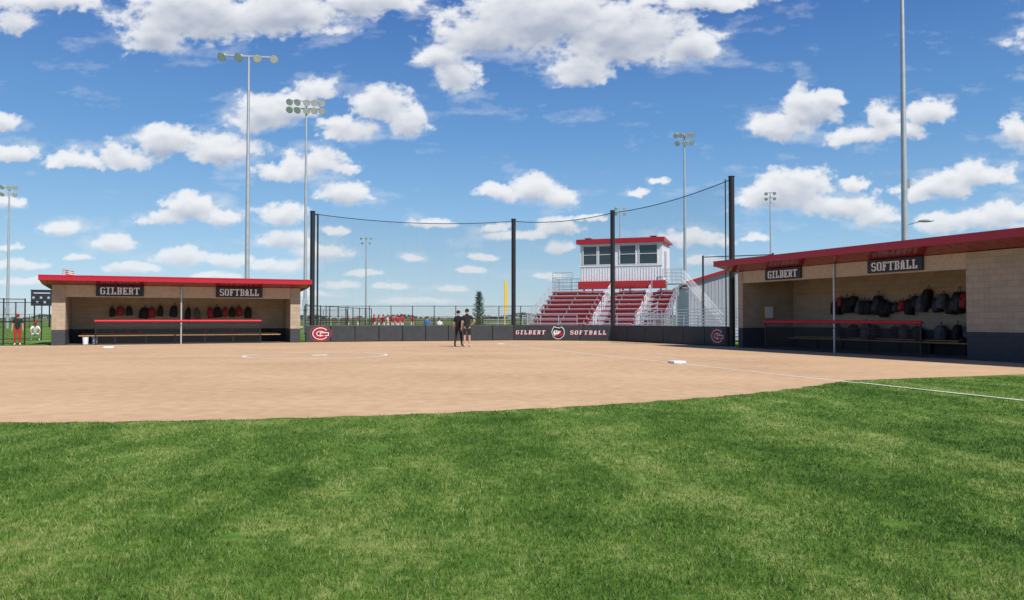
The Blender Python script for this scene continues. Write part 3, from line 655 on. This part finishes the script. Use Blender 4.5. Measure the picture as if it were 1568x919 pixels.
for x in (W0+.1,-1.6,1.6,W1-.1):
    for y in (.2,2.2,4.2,6.0): mb.cyl((x,y,0),(x,y,z0+y/run*rise-.05),.05,GALV,n=8)
    mb.cyl((x,.2,.1),(x,6,z0+6/run*rise-.2),.04,GALV,n=6)
for x in (-2.6,.6,3.6):
    for y in (6.6,9.2): mb.cyl((x,y,0),(x,y,4.4),.08,GALV,n=8)
mb.obj('understructure',g)
def rail(mb,a,b_,h=1.05,n_=4,sp=1.2,m=ALU,pick=0.0,r_=.022,net=False):
    a=Vector(a);b_=Vector(b_); k=max(1,round((b_-a).length/sp)); up_=Vector((0,0,h))
    for j in range(k+1): p=a.lerp(b_,j/k); mb.cyl(p,p+up_,r_*1.25,m,n=8)
    for q in range(n_): o=Vector((0,0,h*(1-q/n_))); mb.cyl(a+o,b_+o,r_,m,n=6)
    if pick:
        k=int((b_-a).length/pick)
        for j in range(k): p=a.lerp(b_,(j+.5)/k); mb.cyl(p+Vector((0,0,.08)),p+up_,.010,m,n=5)
    if net: mb.quad(a+Vector((0,0,.05)),b_+Vector((0,0,.05)),b_+up_,a+up_,CHAING)
mb=MB(); zt=z0+7*rise
rail(mb,(W0-.06,-.1,z0),(W0-.06,6.0,zt),1.1,net=True); rail(mb,(W1+.06,-.1,z0),(W1+.06,6.0,zt),1.1)
for y in (.2,1.0,1.8,2.9,3.7,4.6,5.3):
    z=z0+y/run*rise
    for x in (-.12,3.05):
        mb.cyl((x,y,z),(x,y,z+.95),.026,WPAINT,n=8); mb.cyl((x,y,z+.95),(x,y+.5,z+1.15),.026,WPAINT,n=8); mb.cyl((x,y+.5,z),(x,y+.5,z+1.15),.026,WPAINT,n=8); mb.cyl((x,y,z+.5),(x,y+.5,z+.62),.02,WPAINT,n=6)
rail(mb,(W0,-1.3,z0-.05),(-.9,-1.3,z0-.05),1.05,3); rail(mb,(.7,-1.3,z0-.05),(W1+.8,-1.3,z0-.05),1.05,3)
mb.box(W0,W1+.8,-1.35,-.14,z0-.12,z0-.05,ALU)
mb.box(W0-.1,-3.0,6.05,7.8,zt+.3,zt+.36,ALU)
rail(mb,(W0-.1,6.1,zt+.36),(W0-.1,7.8,zt+.36),1.15,4,.9,pick=.15); rail(mb,(W0-.1,7.8,zt+.36),(-3.0,7.8,zt+.36),1.15,4,.9,pick=.15); rail(mb,(W0-.1,6.1,zt+.36),(-3.4,6.1,zt+.36),1.6,4,.9,pick=.15)
mb.box(3.8,5.3,6.05,7.8,zt+.9,zt+.96,ALU); rail(mb,(3.85,6.05,zt+.96),(5.3,6.05,zt+.96),1.1,4,.9,pick=.15); rail(mb,(3.85,7.8,zt+.96),(5.3,7.8,zt+.96),1.1,4,.9)
for k in range(11):
    mb.box(5.3+k*.27,5.6+k*.27,6.1,7.2,zt+.9-.31*(k+1),zt+.94-.31*(k+1),ALU)
rail(mb,(5.3,6.08,zt+.9),(8.3,6.08,.6),1.05,3,r_=.018); rail(mb,(5.3,7.22,zt+.9),(8.3,7.22,.6),1.05,3,r_=.018)
mb.obj('railings_and_stairs',g)
mb=MB(); bx0,bx1,by0,by1,bz0,bz1=-2.85,3.75,6.35,9.6,4.35,7.35
mb.box(bx0,bx1,by0,by1,bz0,bz1,WHITE)
k=bx0+.1
while k<bx1-.05: mb.box(k,k+.05,by0-.03,by0-.002,bz0,5.52,WHITE); k+=.22
k=by0+.1
while k<by1: mb.box(bx1+.002,bx1+.03,k,k+.05,bz0,bz1,WHITE); mb.box(bx0-.03,bx0-.002,k,k+.05,bz0,bz1,WHITE); k+=.22
mb.box(bx0-.05,bx1+.05,by0-.06,by0-.032,5.52,5.62,WPAINT)
mb.obj('press_box_walls',g)
mb=MB()
for a,b_ in ((-2.6,-1.45),(-1.3,-.15),(.4,1.7),(1.95,3.4)):
    mb.box(a,b_,by0-.02,by0-.006,5.68,7.15,GLASS)
    for x in (a,b_): mb.box(x-.03,x+.03,by0-.07,by0-.022,5.65,7.18,WPAINT)
    for z in (5.65,6.45,7.15): mb.box(a+.032,b_-.032,by0-.065,by0-.022,z,z+.04,WPAINT)
mb.box(bx1+.032,bx1+.045,7.2,8.1,bz0+.3,6.7,ALU)
mb.obj('press_box_windows',g)
mb=MB(); mb.add([(bx0-.25,by0-.35,7.36),(bx1+.25,by0-.35,7.36),(bx1+.25,by1+.2,7.36),(bx0-.25,by1+.2,7.36),(bx0-.25,by0-.35,7.72),(bx1+.25,by0-.35,7.72),(bx1+.25,by1+.2,7.48),(bx0-.25,by1+.2,7.48)],[(0,3,2,1),(4,5,6,7),(0,1,5,4),(1,2,6,5),(2,3,7,6),(3,0,4,7)],RED)
mb.box(bx0-.1,bx1+.3,6.02,6.34,3.72,4.34,REDSEAT)
mb.obj('press_box_roof_trim',g)
mb=MB()
for x in (-2.3,3.0): mb.box(x-.2,x+.2,6.6,7.0,7.62,7.85,BLACK); mb.box(x-.28,x+.28,6.5,7.1,7.85,7.9,ALU)
mb.obj('roof_speakers',g)
mb=MB(); A=(8.3,50.5,.55); B=(14.5,45.2,.25)
rail(mb,A,B,1.15,6,1.0); rail(mb,(9.0,52,.75),(15.5,47.0,.9),1.15,6,1.0)
mb.add([(8.3,50.5,.5),(14.5,45.2,.2),(15.5,47,.85),(9,52,.7)],[(0,1,2,3)],ALU)
rail(mb,(8.2,52.0,.75),(10.2,55,1.4),1.1,4)
for p in ((8.3,50.5,.55),(10.4,48.7,.45),(12.4,47,.35)): mb.cyl((p[0],p[1],0),p,.04,GALV)
mb.obj('access_ramp')
mb=MB(); mb.cyl((12.2,50,0),(12.2,50,5.4),.06,BLACK); mb.cyl((16,48,0),(16,48,5.4),.06,BLACK); mb.cyl((12.2,50,5.3),(16,48,5.3),.03,BLACK); mb.quad((12.2,50,.1),(16,48,.1),(16,48,5.3),(12.2,50,5.3),NET); mb.obj('batting_cage')
MS=frame(-1.1,61,0); mb=MB()
for i in range(4):
    mb.box(-1.2,1.2,i*.55,i*.55+.25,.42+i*.28,.46+i*.28,ALU)
    for x in (-1.1,0,1.1): mb.box(x-.03,x+.03,i*.55+.05,i*.55+.2,0,.417+i*.28,ALU)
rail(mb,(-1.3,0,.3),(-1.3,2.0,1.3),1.0); rail(mb,(1.3,0,.3),(1.3,2,1.3),1.0); rail(mb,(-1.3,2.2,1.3),(1.3,2.2,1.3),1.0)
mb.obj('bleacher',M=MS)
mb=MB(); mb.box(-7,30,50.5,75,.003,.02,CONC); mb.obj('concrete_pavement')
MBd=frame(15.8,70,math.radians(-8)); gb=empty('metal_building',MBd)
mb=MB(); mb.add([(0,0,0),(14,0,0),(14,0,4.5),(7,0,6.6),(0,0,4.5),(0,16,0),(14,16,0),(14,16,4.5),(7,16,6.6),(0,16,4.5)],[(0,1,2,3,4),(9,8,7,6,5),(0,4,9,5),(1,6,7,2)],GREYB)
k=.2
while k<14:
    zz=4.5+2.1*(1-abs(k-7)/7)-.1; mb.box(k,k+.05,-.03,-.002,0,zz,GREYB); k+=.3
mb.obj('walls',gb)
mb=MB()
for sx in (0,1):
    x0,x1=(-.4,7) if sx==0 else (14.4,7); z0_=4.38
    mb.add([(x0,-.4,z0_),(x1,-.4,6.62),(x1,16.4,6.62),(x0,16.4,z0_),(x0,-.4,z0_+.25),(x1,-.4,6.87),(x1,16.4,6.87),(x0,16.4,z0_+.25)],[(0,1,2,3),(7,6,5,4),(0,4,5,1),(2,6,7,3),(0,3,7,4)],RED)
mb.obj('roof',gb)
mb=MB(); mb.box(-1.45,1.45,-.12,.12,3.3,5.6,NAVY); mb.box(-1.5,1.5,-.16,.16,5.6,5.75,BLACK)
for x in (-1,1): mb.cyl((x,.2,0),(x,.2,3.6),.1,BLACK)
for r_ in range(2):
    for c_ in range(5): mb.box(-1.25+c_*.5,-.95+c_*.5,-.135,-.122,3.7+r_*.7,4.0+r_*.7,GREYB if (r_+c_)%2 else BLACK)
mb.box(-1.1,1.1,-.135,-.122,5.2,5.3,WPAINT)
mb.obj('scoreboard',M=frame(-72,120,.4))
mb=MB(); mb.cyl((0,0,0),(0,0,9.1),.06,GALV); K=14
for j in range(7):
    vs=[]
    for i in range(K+1): t=i/K; vs+= [(1.7*t,.12*math.sin(t*9),9.0-1.0*j/7-.3*t),(1.7*t,.12*math.sin(t*9),9.0-1.0*(j+1)/7-.3*t)]
    mb.add(vs,[(2*i,2*i+1,2*i+3,2*i+2) for i in range(K)],REDSEAT if j%2==0 else WPAINT)
mb.obj('flagpole',M=frame(-70,122,0))
# ------------------------------------------------------------ vegetation
LEAF=mat('conifer_foliage',(0.05,0.105,0.04),0.8,var=0.5,scale=3); BARK=mat('bark',(0.12,0.08,0.05),0.9)
FAR=mat('distant_foliage',(0.07,0.10,0.085),0.9,var=0.35,scale=.05)
mb=MB(); mb.cyl((0,0,0),(0,0,3.2),.07,BARK,.015)
for k in range(60):
    z=.4+k*.05; L=(.72*(1-(z/3.6))**.75+.06)*random.uniform(.7,1.15); a=k*2.4+random.uniform(-.3,.3); tip=Vector((math.cos(a)*L,math.sin(a)*L,z+L*.35)); mb.cyl((0,0,z),tip,.018,BARK,.005,5)
    for q in range(55):
        t=random.uniform(.15,1.05); p=Vector((0,0,z)).lerp(tip,t)+Vector([random.gauss(0,.06) for _ in range(3)]); d=Vector([random.gauss(0,1) for _ in range(3)]).normalized()*.08; e2=Vector([random.gauss(0,1) for _ in range(3)]).normalized()*.035
        mb.add([p-e2,p+e2,p+d],[(0,1,2)],LEAF)
mb.obj('spruce_tree',M=frame(-2.55,60.5,0)@Matrix.Scale(1.0,4))
V=[];
for k in range(30000):
    x=random.uniform(-1500,1500); f_=math.sin(x*.011)+math.sin(x*.037+1)+.6*math.sin(x*.11)
    if f_<-.5 and random.random()<.75: continue
    yy=1150+60*math.sin(x*.004); hh=(5+2.4*f_)*random.random()**.6
    c=np.array([x,yy+random.uniform(-10,10),max(.4,hh)]); V+=[c+rng.normal(0,1.1,3)*[1.3,1,.8] for _ in range(3)]
V=np.array(V); V[:,2]=np.maximum(V[:,2],0); npmesh('distant_trees',V,np.arange(len(V)).reshape(-1,3),FAR)
mb=MB(); mb.add([(-10+30*math.cos(a)*1.2,128+18*math.sin(a),.004) for a in [2*math.pi*i/48 for i in range(48)]],[tuple(range(48))],DIRT); mb.obj('neighbouring_infield_dirt')
CROP=mat('crop_field',(0.20,0.17,0.09),0.95,var=.2,scale=.01)
mb=MB(); mb.add([(-3000,300,.02),(3000,300,.02),(3000,1100,.02),(-3000,1100,.02)],[(0,1,2,3)],CROP); mb.obj('crop_field')
# ------------------------------------------------------------ distant people
for (px,Y,t_,b_,po,ht_) in [(490,100,WSH,WSH,'stand',RSH),(518,104,WSH,WSH,'stand',RSH),(533,104,RSH,WSH,'stand',RSH),(573,76,RSH,WSH,'stand',RSH),(580,78,RSH,WSH,'hip',RSH),(587,76,RSH,WSH,'stand',RSH),(594,77,WSH,WSH,'hip',RSH),(601,79,RSH,WSH,'stand',RSH),(609,76,RSH,WSH,'stand',RSH),(616,77,RSH,WSH,'hip',RSH),(631,90,RSH,WSH,'stand',RSH),(548,112,RSH,WSH,'hip',RSH),(506,112,WSH,WSH,'stand',RSH)]:
    person('baseball_player',(px-784)*Y/1200,Y,random.uniform(-3,3),t_,b_,po,1.0,hat=ht_,detail=1)
person('spectator',-6.6,61,3.0,BSH,KSHORT,'sit',1.05,z=.15,detail=1); person('spectator',-5.6,60.5,3.0,WSH,BSH,'sit',1.0,z=.1,detail=1)
mb=MB(); mb.box(-.9,1.6,-.2,.2,.52,.57,ALU)
for x in (-.7,1.3): mb.box(x,x+.06,-.15,.15,0,.517,ALU)
mb.obj('bench',M=frame(-6.4,60.9,.2))
person('spectator',-25.6,40.6,.5,KSH,RSH,'stand',.92,hat=HELM,detail=1); person('catcher',-29.8,49,.6,WSH,WSH,'crouch',1.0,hat=RSH,detail=1)
